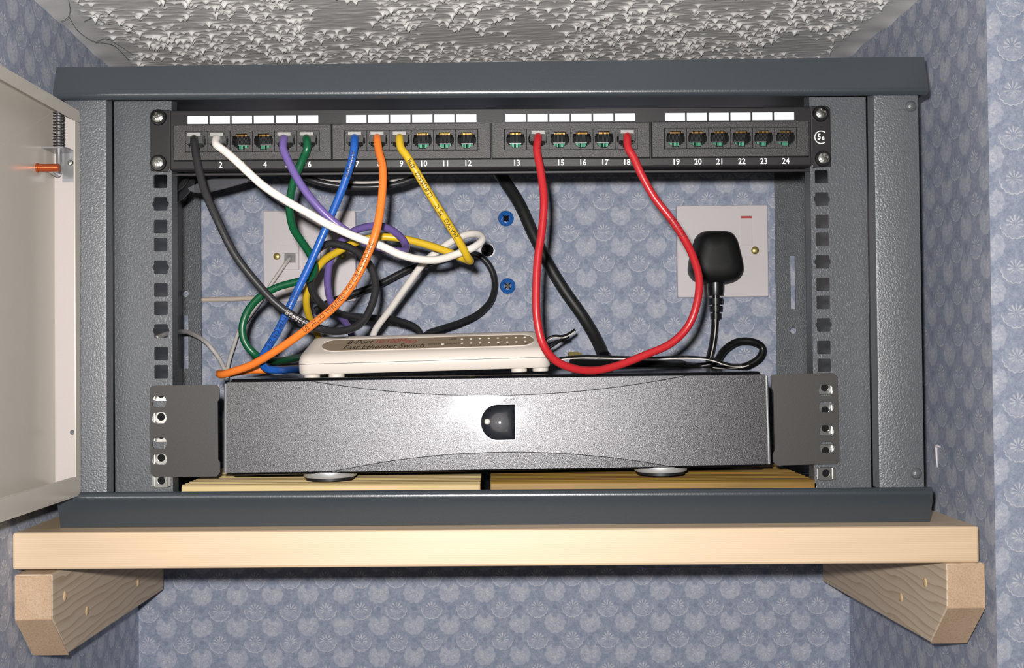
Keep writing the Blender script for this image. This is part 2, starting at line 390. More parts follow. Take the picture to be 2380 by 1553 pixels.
# stippled ceiling: drawn-out peaks of plaster joined by shallow ridges running across
def ceiling():
    rng = np.random.default_rng(5)
    st = 1.1; xs = np.arange(-345, 346, st*1.25); ys = np.arange(-210, 292, st)
    X, Y = np.meshgrid(xs, ys); H = np.zeros_like(X)
    def smooth(nx, ny, seed):
        r = np.random.default_rng(seed); g = r.random((ny+2, nx+2))
        u = (X-xs[0])/(xs[-1]-xs[0])*nx; v = (Y-ys[0])/(ys[-1]-ys[0])*ny
        i = np.clip(u.astype(int), 0, nx-1); j = np.clip(v.astype(int), 0, ny-1); fu = u-i; fv = v-j
        fu = fu*fu*(3-2*fu); fv = fv*fv*(3-2*fv)
        return (g[j,i]*(1-fu)+g[j,i+1]*fu)*(1-fv)+(g[j+1,i]*(1-fu)+g[j+1,i+1]*fu)*fv
    H += .5*smooth(60, 128, 1)+.25*smooth(120, 228, 2)
    dens = smooth(9, 7, 3)
    edgeL = -319-(Y+45)*(19/331.)+22; edgeR = 332+(Y+45)*(4/331.)-18
    pk = rng.random((5100, 4)); 
    for a, b, c, d in pk:
        x = -335+670*a; y = -208+495*b
        iy = min(max(int((y-ys[0])/st), 0), len(ys)-1); ix = min(max(int((x-xs[0])/(st*1.25)), 0), len(xs)-1)
        if dens[iy, ix] < .18+.3*c: continue
        if x < edgeL[iy, ix] or x > edgeR[iy, ix] or y > 282: continue
        h = 1.2+3.4*d**2.2; w = 1.5+1.3*c; rw = 5+11*c*c
        x0, x1 = max(ix-22, 0), min(ix+23, len(xs)); y0, y1 = max(iy-9, 0), min(iy+10, len(ys))
        dx = X[y0:y1, x0:x1]-x; dy = Y[y0:y1, x0:x1]-y
        q = np.sqrt(dx*dx+dy*dy)/w
        spike = h*np.maximum(0, 1-q)**1.3*1.25
        ridge = .34*h*np.exp(-(dx/rw)**2)*np.exp(-((dy+.35*np.sin(dx*.5+9*c))/1.15)**2)
        H[y0:y1, x0:x1] = np.maximum(H[y0:y1, x0:x1], spike+ridge+.3)
    m = np.clip((X-edgeL+4)/10, 0, 1)*np.clip((edgeR-X+4)/10, 0, 1)
    H *= .12+.88*m
    u = (X+330)/660; vv = np.clip((Y+20)/306, 0, 1)
    Z = (103+u*(18+7*vv)) - H
    wob = .7*np.sin(Y*.055)+.4*np.sin(Y*.13+1)
    Z += -(1-np.clip((X-edgeL+22)/18, 0, 1))*(2+wob)-(1-np.clip((edgeR+18-X)/18, 0, 1))*(3+1.4*wob)
    ny, nx = X.shape; idx = np.arange(nx*ny).reshape(ny, nx)
    fs = np.stack([idx[:-1,:-1], idx[1:,:-1], idx[1:,1:], idx[:-1,1:]], -1).reshape(-1, 4)
    me = bpy.data.meshes.new('ceiling'); me.from_pydata((np.stack([X, Y, Z], -1).reshape(-1, 3)*K).tolist(), [], fs.tolist())
    me.materials.append(M['plaster']); me.shade_smooth()
    o = bpy.data.objects.new('ceiling', me); COL.objects.link(o); return tag(o, kind='structure')
ceiling()

# ------------------------------------------------------------------ pine shelf and the two battens under it
SH = (0, 100, -293)
sh = thing('wall_shelf', 'pale planed pine shelf board carrying the grey rack cabinet', 'shelf', SH, (0, math.radians(.27), 0))
MB().box(-319.5, 323.5, -140, 178, 0, 24.6).build('board', M['pine_front'], sh, bevel=1.8)
def batten(name, label, x0, x1, holes, skew):
    r = thing(name, label, 'shelf bracket', (0, 100, -366), group='wooden battens under the shelf')
    zt = 366-294.5
    side = [(-140, zt), (-140, 366-324), (-109, 366-355), (160, 0), (160, zt)]
    m_ = MB().prism(side, 0, x0, x1); m_.v = [(p[0]+skew*(p[1]+140), p[1], p[2]) for p in m_.v]; m_.build('batten', [M['pine_side']], r, bevel=1.2)
    inner = x1 if x0 < 0 else x0; d = -1 if x0 < 0 else 1
    # pale sawn end: front face and the chamfer below it
    e = MB(); e.hexa([(x0+.6,-140.5,366-323.6),(x1-.6,-140.5,366-323.6),(x0+.6,-139.9,366-323.6),(x1-.6,-139.9,366-323.6),(x0+.6,-140.5,zt-.8),(x1-.6,-140.5,zt-.8),(x0+.6,-139.9,zt-.8),(x1-.6,-139.9,zt-.8)])
    e.hexa([(x0+.6,-109.9,10.6),(x1-.6,-109.9,10.6),(x0+.6,-109.2,11.2),(x1-.6,-109.2,11.2),(x0+.6,-140.5,366-324.4),(x1-.6,-140.5,366-324.4),(x0+.6,-139.9,366-324.0),(x1-.6,-139.9,366-324.0)])
    e.build('sawn_end', M['pine_end'], r)
    for (hy, hz) in holes:
        MB().lathe([(0, .8), (1.8, .7), (3.2, .4), (4.2, -.8)], (inner+skew*(hy+40), hy-100, hz+366), 0, 14, -d if d > 0 else 1).build('screw_hole_plug', M['plug_fill'], r, smooth=True)
    return r
batten('shelf_batten', 'chamfered pine batten under the left end of the shelf', -318, -293, [(-15, -314), (33, -335), (171, -342)], -.046)
batten('shelf_batten', 'chamfered pine batten under the right end of the shelf', 301, 327, [(-1, -315), (49, -336)], .008)

# ------------------------------------------------------------------ rack cabinet
CB = (0, 120, -269)
cab = thing('rack_cabinet', 'open grey steel wall rack cabinet with its door swung left', 'rack cabinet', CB)
def tilt(mb, k, x0=0):
    mb.v = [(p[0], p[1], p[2]+k*(p[0]-x0)) for p in mb.v]; return mb
def cb(p): return (p[0]-CB[0], p[1]-CB[1], p[2]-CB[2])
def crel(mb): mb.v = [cb(p) for p in mb.v]; return mb
def cappart(prof_out, zmain, name, k, ztop):
    pass
mb = MB()
def roll(cz, up): return [(-23-4*math.cos(math.radians(q)), cz+up*4*math.sin(math.radians(q))) for q in (18, 12, 6, 0, -6, -12, -18, -26, -36, -48, -62, -80)]
mb.prism([(-20,49)]+roll(27.3, 1)+[(-21,24.4),(-20.6,28),(-17,45.5),(262,45.5),(262,49)], 0, -297, 299)
for x0, x1 in ((-297, -295.4), (297.4, 299)): mb.prism([(-20,48.9),(-26.2,26),(-24.5,24),(262,24),(262,48.9)], 0, x0, x1)
mb.v = [(p[0], p[1], p[2]+(.0065*p[0] if p[2] > 40 else 0)) for p in mb.v]
crel(mb).build('top_cap', M['slate'], cab, smooth=True)
mb = MB()
mb.prism([(-20,-269.5)]+roll(-249.1, -1)+[(-21,-246.2),(-20.6,-250),(-17,-266),(262,-266),(262,-269.5)], 0, -295, 298)
for x0, x1 in ((-295, -293.4), (296.4, 298)): mb.prism([(-20,-269.3),(-26.2,-248),(-24.5,-246),(262,-246),(262,-269.3)], 0, x0, x1)
tilt(mb, -.0052, 290)
mb.v = [(p[0], p[1], p[2]-.2) for p in mb.v]
crel(mb).build('base_tray', M['slate'], cab, smooth=True)
zlo, zhi = -250, 33
crel(MB().box(-288, 289, -16, 262, 42.6, 43.4)).build('roof_liner', M['black'], cab)  # black sheet added under the lid to darken the gap above the panel
for sgn in (-1, 1):
    def X(a, b): return (a, b) if sgn > 0 else (-b, -a)
    mb = MB()
    x0, x1 = (262.6, 293.6) if sgn > 0 else (-291, -262.6)
    q = [(262.6,-10),(262.6,-20),(263.2,-21.5),(264.6,-22),(abs(x1 if sgn > 0 else x0),-22),(abs(x1 if sgn > 0 else x0),-20.6),(264.2,-20.6),(264.2,-10)]
    mb.prism([(sgn*a_, b_) for a_, b_ in q], 2, zlo+4, 26)
    crel(mb).build('front_post', M['hammer'], cab, smooth=True)
    x0, x1 = (292, 293.6) if sgn > 0 else (-291, -289.4); crel(MB().box(x0, x1, -20, 262, zlo, 44)).build('side_panel', M['hammer'], cab)
    # slotted mounting rail
    x0, x1 = X(224.6, 264.6); cx = sgn*232.5; holes = []
    for u in range(6):
        for j, dz in enumerate((15.875, 0, -15.875)):
            z = -44.45*u+dz; h = 4.75
            r = rrect(cx-h, cx+h, z-h, z+h, .9, 2)
            if j == 1:
                r = []
                for (qx, qy) in rrect(cx-h, cx+h, z-h, z+h, .9, 2): r.append((qx, qy))
                k = 3*1
                # little round nick on each vertical side
                left = [(cx-h-1.1*math.cos(a), z-1.9*math.sin(a)) for a in [math.radians(q) for q in (-90, -45, 0, 45, 90)]]
                right = [(cx+h+1.1*math.cos(a), z+1.9*math.sin(a)) for a in [math.radians(q) for q in (-90, -45, 0, 45, 90)]]
                r = r[0:6]+left+r[6:12]+right
            holes.append(r)
    mb = MB().prism([(x0, zlo), (x1, zlo), (x1, zhi-1), (x0, zhi-1)], 1, 0, 2, holes)
    a, b = X(224.6, 226.2); mb.box(a, b, 2, 14, zlo, zhi-1)
    a, b = X(263.0, 264.6); mb.box(a, b, 2, 60, zlo, zhi-1)
    crel(mb).build('mounting_rail', M['hammer'], cab)
    # rear flange with its keyhole slots
    if sgn < 0: xo, xs, hz, s0, s1 = (-301, -274), -288.5, -92.5, -112.5, -162.5
    else: xo, xs, hz, s0, s1 = (266, 297), 282, -132, -61, -111.8
    mb = MB().prism([(xo[0], zlo), (xo[1], zlo), (xo[1], 44), (xo[0], 44)], 1, 270, 271.5, [circle(xs, hz, 3.2, 16), [(xs-2.5, s1), (xs+2.5, s1), (xs+2.5, s0), (xs-2.5, s0)]])
    crel(mb).build('rear_flange', M['hammer'], cab)
mb = MB().box(-300, 297, 268, 270, 22, 45); crel(mb).build('rear_crossbar', M['hammer'], cab)
for p in ((288.6,-22,16.2), (288.5,-22,-236.3)):
    mb = MB().lathe([(0, -2.2), (1.6, -2.0), (3.2, -1.1), (3.9, 0), (3.9, .3)], p, 1, 24); crel(mb).build('rivet', M['hammer'], cab, smooth=True)
# the door stands straight out at the left
mb = MB(); y0, y1 = -580, -23; zt, zb = 16.5, -244.8
mb.box(-298.4, -297, y0, y1, zb, zt)
mb.box(-297, -280.5, y0, y1, zt-1.2, zt); mb.box(-297, -280.5, y0, y1, zb, zb+1.2); mb.box(-297, -280.5, y0, y0+1.2, zb+1.2, zt-1.2)
mb.box(-281.4, -280.2, y0, y1, 8.2, zt-1); mb.box(-281.4, -280.2, y0, y1, zb+1, -231.5); mb.box(-281.4, -280.2, y1-9, y1, -231.5, 8.2)
door = crel(mb).build('door', M['door_paint'], cab, bevel=.4)
def drel(mb): return crel(mb)
strip = drel(MB().prism([(-296.9, zb+1.3), (-281, zb+1.3), (-281, zt-1.3), (-296.9, zt-1.3)], 1, -24.4, -23, [circle(-285.3, -202, 1.7, 14)])).build('hinge_strip', M['door_strip'], door)
mb = MB().tube([(-290.5,-33,zt-2),(-290.5,-33,-23),(-290.3,-34,-27.5),(-289.8,-38,-29.5),(-288.6,-52,-29)], 1.9, 14); drel(mb).build('spring_pin', M['steel'], door, smooth=True)
coil = [(-290.5+3.5*math.cos(q*2*pi/14), -33+3.5*math.sin(q*2*pi/14), 14-26*q/(14*13)) for q in range(14*13+1)]
drel(MB().tube(coil, .5, 6)).build('coil_spring', M['spring'], door, smooth=True)
mb = MB().prism([(-296.5,-46),(-283,-46),(-281.2,-43),(-281.2,-24.6),(-296.5,-24.6)], 2, -13.2, -12.2); mb.box(-291, -281.4, -25.9, -24.5, -32.5, -12.4)
lug = drel(mb).build('pin_bracket', M['steel'], door)
drel(MB().lathe([(0, -1.5), (1.4, -1.2), (2.1, 0)], (-285.5, -25.9, -19.5), 1, 16)).build('rivet', M['zinc'], door, smooth=True)
mb = MB().lathe([(0, 0), (2.6, 0), (2.6, 13), (3.2, 13.2), (3.2, 15), (0, 15.2)], (-282.5, -54, -27.5), 0, 18, -1); drel(mb).build('pin', M['copper'], door, smooth=True)

# cage nuts clipped in the rails
def cage_nut(x, z, label, out):
    b = (x, 0, z)
    r = thing('cage_nut', label, 'cage nut', b, group='cage nuts clipped in the rails')
    MB().prism(rrect(-4.6, 4.6, -4.6, 4.6, .5, 2), 1, -.6, 3, [circle(0, .3, 2.6, 16)]).build('nut', M['zinc'], r, bevel=.3)
    mb = MB()
    for s in (-1, 1): mb.box(*(sorted((s*4.4, s*6.6))), -1.5, -.3, -4, 4)
    mb.box(-6, 6, 3, 4, -4.4, 4.4)
    mb.build('spring_clip', M['zinc'], r, bevel=.3)
    t_ = MB().lathe([(2.6, -.55), (2.2, 1), (2.6, 2), (2.2, 3)], (0, 0, .3), 1, 16); t_.build('thread', M['void'], r, smooth=True)
    return r
for z, w_ in ((-177.8, 'topmost'), (-193.7, 'second from top'), (-206.4, 'third from top'), (-222.25, 'fourth from top')):
    for x, sd in ((-232.5, 'left'), (232.5, 'right')):
        cage_nut(x, z, 'silver cage nut behind the slotted %s ear of the black server, %s' % (sd, w_), 1)
cage_nut(-232.5, -238.1, 'silver cage nut at the foot of the left rail below the black ear', 1)
cage_nut(232.5, -238.1, 'silver cage nut at the foot of the right rail below the black ear', 1)

# ------------------------------------------------------------------ patch panel
PB = (0, 0, -22)
pp = thing('patch_bay', 'black 24-port patch panel with white label strips', 'patch panel', PB)
def prel(mb): mb.v = [(p[0], p[1], p[2]+22) for p in mb.v]; return mb
body = MB()
MODS = [(-221.8,-112.6),(-111.3,-1.5),(.3,110.3),(112.5,222.6)]
wins = [[((a+b)/2-46.8, -9.1), ((a+b)/2+46.8, -9.1), ((a+b)/2+46.8, 5.7), ((a+b)/2-46.8, 5.7)] for a, b in MODS]
body.prism([(-225,-14),(225,-14),(225,20.8),(-225,20.8)], 1, -1.8, 1.6, wins)
body.prism([(-1.8,-14),(-1.8,-20.0),(-1.3,-21.0),(.4,-21.8),(1.6,-22),(1.6,-14)], 0, -225, 225)
body.prism([(-239,-21.5),(-226,-22.4),(-225,-20),(-225,21),(-237,21.4),(-239,19)], 1, -1.7, -.2)
body.prism([(239,-21.5),(226,-22.4),(225,-20),(225,21),(237,21.4),(239,19)], 1, -1.7, -.2)
body.box(-225, 225, 2, 3.2, -24.6, -22.6)
prel(body).build('faceplate', M['black'], pp, bevel=.5)
prel(MB().box(-222, 222, 8.6, 42, -19, 17)).build('rear_block', M['void'], pp)
JO = [(-4.0,4.9),(4.0,4.9),(4.0,3.3),(6.0,3.3),(6.0,1.8),(6.5,1.2),(6.5,-2.4),(6.0,-3),(5.2,-3),(5.2,-4.4),(3.9,-4.4),(3.9,-5.2),(2.4,-5.2),(2.4,-6.6),(-2.4,-6.6),(-2.4,-5.2),(-3.9,-5.2),(-3.9,-4.4),(-5.2,-4.4),(-5.2,-3),(-6.0,-3),(-6.5,-2.4),(-6.5,1.2),(-6.0,1.8),(-6.0,3.3),(-4.0,3.3)]
def jack(wired):
  mb = MB(); mb.prism([(-7.55,-7.6),(7.55,-7.6),(7.55,6.6),(-7.55,6.6)], 1, -4.5, 8, [JO])
  mb.cur = 1; mb.box(-7.2, 7.2, 7.6, 8.2, -7.2, 6.4)
  if wired:
    mb.cur = 2
    for i in range(8): mb.box(-3.55+i*.95, -3.0+i*.95, -2.9, -2.3, 3.3, 4.5)
    mb.cur = 4
    for i in range(8): mb.hexa([(-3.5+i*.95+dx, yy, zz) for yy, zz in ((4.6,-1.2),) for dx in (0,.3)]+[(-3.5+i*.95+dx, 5.0, -1.2) for dx in (0,.3)]+[(-3.5+i*.95+dx, -2.6, 3.6) for dx in (0,.3)]+[(-3.5+i*.95+dx, -2.2, 3.6) for dx in (0,.3)])
    mb.box(-4.2, 4.2, 5.2, 5.8, -1.5, -1.2)
    mb.cur = 3
    for i in range(8):
      if i != 3: mb.box(-3.5+i*.95, -2.9+i*.95, 5.4, 6.0, -4.2, -1.7)
  o = mb.build('jack', [M['black_mod'], M['void'], M['gold'], M['green'], M['steel']]); me = o.data; bpy.data.objects.remove(o); return me
JME, JUSED = jack(True), jack(False)
PORT = {}; first = True
lab0 = None
for mi, (a, b) in enumerate(MODS):
    c = (a+b)/2; zc = -1.2
    m = MB().prism([(a,-14.4),(b,-14.4),(b,9.8),(a,9.8)], 1, -4.2, -1.6, [[(c-46.8, zc-7.9),(c+46.8, zc-7.9),(c+46.8, zc+6.9),(c-46.8, zc+6.9)]])
    m.cur = 1; m.prism([(a-.75,-15.2),(b+.75,-15.2),(b+.75,10.6),(a-.75,10.6)], 1, -1.9, -1.85, [[(a+1,-13),(b-1,-13),(b-1,8.5),(a+1,8.5)]])
    mod = prel(m).build('jack_module', [M['black_mod'], M['void']], pp)
    for i in range(6):
        x = c-38.75+15.5*i; PORT[mi*6+i+1] = x
        j = bpy.data.objects.new('jack', JUSED if mi*6+i+1 in (1,2,5,6,7,8,9,14,18) else JME); COL.objects.link(j); j.parent = mod; j.location = Vector((x, 0, zc+22))*K
        if lab0 is None:
            lab0 = MB().box(-7.05, 7.05, -2.05, -1.7, -2.75, 2.75).build('label_strip', M['label'], pp); l = lab0
        else: l = lab0.copy(); COL.objects.link(l)
        l.location = Vector((c-38.6+15.42*i, 0, 14+22))*K
        mb = MB(); BOLD = .016; put_text(mb, str(mi*6+i+1), 5.8, lambda u, v, x=x: (x+.5+u, -1.95, -17.8+22+v), sx=.92); BOLD = 0
        mb.build('port_number', M['print_white'], pp)
mb = MB(); ex, ez = (232,-1.8,-1)[0], (232,-1.8,-1)[2]
arc = [(ex+4.1*math.cos(math.radians(a)), ez+4.1*math.sin(math.radians(a))) for a in range(48, 318, 9)]
arc2 = [(ex+4.7*math.cos(math.radians(a)), ez+4.7*math.sin(math.radians(a))) for a in range(48, 318, 9)]
mb.prism(arc+arc2[::-1], 1, -1.95, -1.72)
BOLD = .03; put_text(mb, '5', 5.8, lambda u, v: (ex-1.3+u, -1.9, ez+.2+v), sx=.85); put_text(mb, 'e', 4.4, lambda u, v: (ex+1.5+u, -1.9, ez-.4+v), sx=.9); BOLD = 0
prel(mb).build('category_mark', M['print_white'], pp)
def pan_screw(parent, rel, p, s=1.0):
    mb = MB().lathe([(5.7, 0), (5.7, -1.3), (5.2, -2), (4.2, -2.1)], p, 1, 28); rel(mb).build('washer', M['black_smooth'], parent, smooth=True)
    mb = MB()
    # dome with a cross recess
    n, rings = 32, 7; vs = []; fs = []
    for q in range(rings):
        rr = 3.9*q/(rings-1)
        for k in range(n):
            a = 2*pi*k/n; x, z = rr*math.cos(a+.3), rr*math.sin(a+.3); h = 2.3*math.sqrt(max(0, 1-(rr/4.9)**2))
            ca = max(abs(math.cos(2*a)), 0); arm = min(abs(rr*math.sin(a)), abs(rr*math.cos(a)))
            if rr < 2.9 and arm < .75: h -= 1.2
            vs.append((p[0]+x, p[1]-2-h, p[2]+z))
    for q in range(rings-1):
        for k in range(n): fs.append((q*n+k, q*n+(k+1) % n, (q+1)*n+(k+1) % n, (q+1)*n+k))
    mb.add(vs, fs); rel(mb).build('rack_screw', M['zinc'], parent)
for x, z in ((-233, 15.9), (-233.2, -16.1), (231.8, 15.6), (233, -16.3)): pan_screw(pp, prel, (x, -1.7, z))

# ------------------------------------------------------------------ decking offcuts on the cabinet floor
def decking(label, x0, x1, mat, h):
    r = thing('decking_board', label, 'wooden board', ((x0+x1)/2, 60, -266), (0, math.radians(.3), 0))
    a = (x1-x0)/2; prof = [(-60, 0), (-60, h-1.5), (-58, h)]
    y = -55
    while y < 58:
        prof += [(y, h), (y+.8, h-4), (y+4.0, h-4), (y+4.8, h)]; y += 9.5
    prof += [(60, h), (60, 0)]
    MB().prism(prof, 0, -a, a).build('board', mat, r, bevel=.7)
decking('pale ridged decking board under the left half of the black server', -219, -10.5, M['deck_pale'], 24.5)
decking('brown ridged decking board under the right half of the black server', -3.5, 226, M['deck_dark'], 24.2)

# ------------------------------------------------------------------ black server
SB = (2, 100, -239.6)
sv = thing('rack_server', 'wide sparkling black server with a D-shaped button', 'server', SB, (0, math.radians(-.3), 0))
def sl(x, y, z): return (x-2, y-100, z+239.6)
HT = 73.0      # top of the case above its feet
mb = MB().box(-187, 187, -97, 125, 5.4, HT); mb.build('case', M['glossblack'], sv, bevel=2.2, segs=3)
ARC_U = [(x, HT-2.2-12.0*(1-((x-2)/131)**2)) for x in np.linspace(-129, 133, 41)]
ARC_L = [(x, 7.9+11.6*(1-((x-2)/117)**2)) for x in np.linspace(-115, 119, 41)]
zt_, zb_ = HT-2.2, 8.2
g = .22
centre = [(-188, zt_)]+[(x, z-g) for x, z in ARC_U]+[(188.5, zt_), (188.5, zb_)]+[(x, z+g) for x, z in reversed(ARC_L)]+[(-188, zb_)]
def lean(mb, deg=3.3, piv=38): 
    k = math.tan(math.radians(deg)); mb.v = [(p[0], p[1]+k*(p[2]-piv), p[2]) for p in mb.v]; return mb
bx, bz = 1.2, 40.2
D_ = [(bx+11.5, bz+10.6), (bx+12.3, bz+9.8)]
Dout = lambda gr: [(bx+11.3+gr, bz+12.4+gr), (bx+11.3+gr, bz-12.4-gr), (bx-1, bz-12.4-gr)]+[(bx-1+(11.6+gr)*math.cos(a)*1.0, bz+(12.4+gr)*math.sin(a)) for a in [math.radians(q) for q in range(260, 92, -9)]]+[(bx-1, bz+12.4+gr)]
lean(MB().prism(centre, 1, -104, -98, [Dout(0)])).build('front_panel', M['flake'], sv)
MB().prism([(x, z+g) for x, z in ARC_U]+[(130, zt_)], 1, -102.2, -97).build('upper_fascia', M['flake_plain'], sv)
MB().prism([(x, z-g) for x, z in reversed(ARC_L)]+[(-116.5, zb_-.6), (120.5, zb_-.6)], 1, -105.1, -99).build('lower_fascia', M['flake_plain'], sv)
for x0, x1 in ((-190.2, -187.6), (188.2, 190.8)):
    m_ = MB(); xc = (x0+x1)/2
    m_.loft([[(xc+1.5*math.cos(a), -101+3.2*math.sin(a), z) for a in [2*pi*k/12 for k in range(12)]] for z in (zb_, zt_-1)])
    lean(m_).build('chrome_edge', M['chrome'], sv, smooth=True)
ctr = (bx-.6, bz)
def ring(k, y): return [(ctr[0]+(p[0]-ctr[0])*k, y, ctr[1]+(p[1]-ctr[1])*k) for p in Dout(-.05)]
btn = lean(MB().loft([ring(1, -104), ring(.97, -102.6), ring(.9, -101.2), ring(.75, -99.8), ring(.5, -98.9), ring(.2, -98.5), ring(.01, -98.5)], cap=False)).build('power_button', plain('dull_recess', (34,36,42), .42, 0, .25), sv, smooth=True)
ri = MB().prism(Dout(.3), 1, -104.3, -99, [Dout(-.1)]); lean(ri).build('button_bezel', M['steel'], btn, bevel=.15)
lean(MB().lathe([(0, -3.6), (2.5, -3.3), (4.6, -2.3), (6.0, -1.0), (7.0, 0)], (bx+.8, -98.6, bz-.5), 1, 28)).build('button_dome', plain('smoky_button', (92,92,95), .22, 0, .6), btn, smooth=True)
lean(MB().lathe([(0, -2.0), (1.3, -1.6), (2.1, -.4), (2.2, 0)], (bx-8.2, -99.5, bz+.3), 1, 18)).build('led', M['led'], btn, smooth=True)  # pale dome painting the flash glint on the button, no lamp
def slot(cx, cz): return [(cx+(-3.2 if math.cos(a) < 0 else 3.2)*.75+3.6*math.cos(a)*.75, cz+4.0*math.sin(a)) for a in [2*pi*(k+.5)/20 for k in range(20)]]
for sgn in (-1, 1):
    if sgn < 0: o_ = [(-238.5,-171.6),(-236.8,-170.2),(-193,-170.2),(-190.6,-172.6),(-190.6,-180),(-191.8,-182),(-191.8,-222),(-190.6,-224),(-190.6,-231),(-193,-233.8),(-235.5,-233.8),(-238.5,-231)]
    else: o_ = [(194,-169),(237.5,-168.4),(240.5,-171),(240.8,-229.6),(238.4,-232),(197,-232.4),(194.4,-230),(194.4,-224),(195.5,-222),(195.5,-181),(194.4,-179),(194,-171)]
    o_ = [(p[0]-2, p[1]+239.6) for p in o_]
    hs = [slot(sgn*232.3-2, z+239.6) for z in ((-181.5, -192.6, -210.3, -221.4) if sgn < 0 else (-180.4, -191.9, -208.8, -220.3))]
    MB().prism(o_, 1, -105.2, -103.4, hs).build('rack_ear', M['ear'], sv)
for x in (-120.2, 117.2):
    for y in (-79, 100):
        f_ = MB().lathe([(0, 6.6), (18.4, 6.6), (18.9, 6.2), (18.9, 2.8), (18.5, 2.2), (0, 2.2)], (x, y, 0), 2, 48).build('foot', plain('satin_foot', (222,222,222), .36, .6), sv, smooth=True)
        MB().lathe([(0, 2.2), (17, 2.2), (17, 0), (0, 0)], (x, y, 0), 2, 40).build('foot_pad', M['rubber'], f_, smooth=True)

# ------------------------------------------------------------------ eight-port switch on top of it
WB = (-142.5, 30, -165.6)
sw = thing('ethernet_switch', 'cream eight-port network switch lying on the black server', 'network switch', WB, (0, math.radians(-1.15), math.radians(1.0)))
W_, Dp = 184, 86
def sect(yf, ins, r, z):
    return [(x, y, z) for x, y in rrect(ins, W_-ins, yf, Dp, r, 6)]
low = [sect(1.2, 1.2, 7, 0), sect(0, 0, 8, 1.5), sect(-.3, -.3, 8, 7.4)]
up = [sect(-.3, -.3, 8, 7.7), sect(0, 0, 8, 10.4), sect(1.2, .6, 8, 13.0), sect(3.6, 1.5, 8.4, 15.0), sect(4.6, 1.8, 8.4, 15.56), sect(23, 7.7, 9, 25.84), sect(24, 8, 9, 26.4), sect(28, 10.5, 9, 27.5)]
MB().loft(low).build('lower_case', M['cream'], sw, smooth=True)
upc = MB().loft(up).build('upper_case', M['cream'], sw, smooth=True)
fy0, fz0, fy1, fz1 = 3.6, 15.0, 24, 26.4
ln = math.hypot(fy1-fy0, fz1-fz0); ty, tz = (fy1-fy0)/ln, (fz1-fz0)/ln; ny, nz = -tz, ty
VS = ln/17.6
def slope(h): return lambda u, v: (u, fy0+v*VS*ty+ny*h, fz0+v*VS*tz+nz*h)
fr = slope(.25); stad = []
cx0, cx1, cv, rv = 20.5, 168.5, 8.6, 6.6
for k in range(13): a = pi/2-pi*k/12; stad.append((cx1+rv*1.6*math.cos(a)-6, cv+rv*math.sin(a)))
for k in range(13): a = -pi/2-pi*k/12; stad.append((cx0+rv*1.6*math.cos(a)+6, cv+rv*math.sin(a)))
n_ = len(stad); mb = MB(); mb.add([slope(.3)(*p) for p in stad]+[slope(-.5)(*p) for p in stad], [tuple(range(n_))]+[(i, (i+1) % n_, (i+1) % n_+n_, i+n_) for i in range(n_)])
lab = mb.build('name_strip', M['taupe'], sw)
mb = MB(); rim = [(p[0], p[1]) for p in stad]
mb.tube([slope(.25)(*p) for p in stad+stad[:1]], .35, 6); mb.build('strip_rim', M['cream'], lab, smooth=True)
mb = MB(); fr = slope(.42)
put_text(mb, '8-Port', 6.4, lambda u, v: fr(34+u, 11.3+v), .45, 'LEFT', 1.12); put_text(mb, 'Fast Ethernet Switch', 6.4, lambda u, v: fr(31.5+u, 5.6+v), .45, 'LEFT', 1.12)
for i in range(8): put_text(mb, str(i+1), 2.6, lambda u, v, i=i: fr(119.5+6.7*i+u, 3.9+v), .2)
put_text(mb, 'POWER', 2.6, lambda u, v: fr(94.5+u, 6.5+v), .2, 'LEFT', 1.1); put_text(mb, 'LNK/ACT', 2.6, lambda u, v: fr(107+u, 6.5+v), .2, 'LEFT'); put_text(mb, '100M', 2.6, lambda u, v: fr(109.5+u, 11.6+v), .2, 'LEFT')
mb.build('black_lettering', M['print_black'], lab)
mb = MB(); put_text(mb, '10/100Mbps', 6.4, lambda u, v: fr(54+u, 11.5+v), .45, 'LEFT', 1.0); mb.build('red_lettering', M['print_red'], lab)
for i in range(8):
    for v_ in (11.8, 6.8):
        p = slope(.3)(119.5+6.7*i, v_); MB().lathe([(0, .3), (.75, .25), (1.0, 0)], (0, 0, 0), 2, 12).build('led', M['led'], lab, rot=(math.asin(tz), 0, 0)).location = Vector(p)*K
p = slope(.3)(105.2, 6.6); MB().lathe([(0, .3), (.9, .25), (1.2, 0)], (0, 0, 0), 2, 12).build('led', M['led'], lab, rot=(math.asin(tz), 0, 0)).location = Vector(p)*K
for (fx, fy) in ((9, 9), (27, 8), (161, 8), (177, 12), (16, 74), (168, 74)):
    MB().lathe([(0, 0), (5.6, 0), (5.9, -.4), (5.9, -2.4), (5.4, -2.9), (0, -2.9)], (fx, fy, 0), 2, 24).build('foot', M['cream'], sw, smooth=True)

# ------------------------------------------------------------------ things on the back wall
so = thing('power_socket', 'white single switched mains socket on the papered wall', 'power socket', (217.8, 286, -56))
MB().prism(rrect(-43.3, 43.3, -43.7, 43.7, 1.6, 3), 1, -8, 0).build('face_plate', M['white_pl'], so, bevel=.9)
rk = MB().hexa([(17,-9.6,5.5),(28,-9.6,5.5),(17,-7.8,5.5),(28,-7.8,5.5),(17,-8.3,31.5),(28,-8.3,31.5),(17,-7.8,31.5),(28,-7.8,31.5)]).build('rocker_switch', M['white_pl'], so, bevel=.3)
MB().box(17.5, 27.8, -8.6, -7.9, 31.0, 33.2).build('red_mark', plain('red_mark', (176,72,64), .5), rk)
MB().lathe([(0, -1.4), (1.8, -1.2), (3.2, -.5), (3.8, 0)], (30.8, -8, 0.5), 1, 24).build('fixing_screw', M['brass'], so, smooth=True)
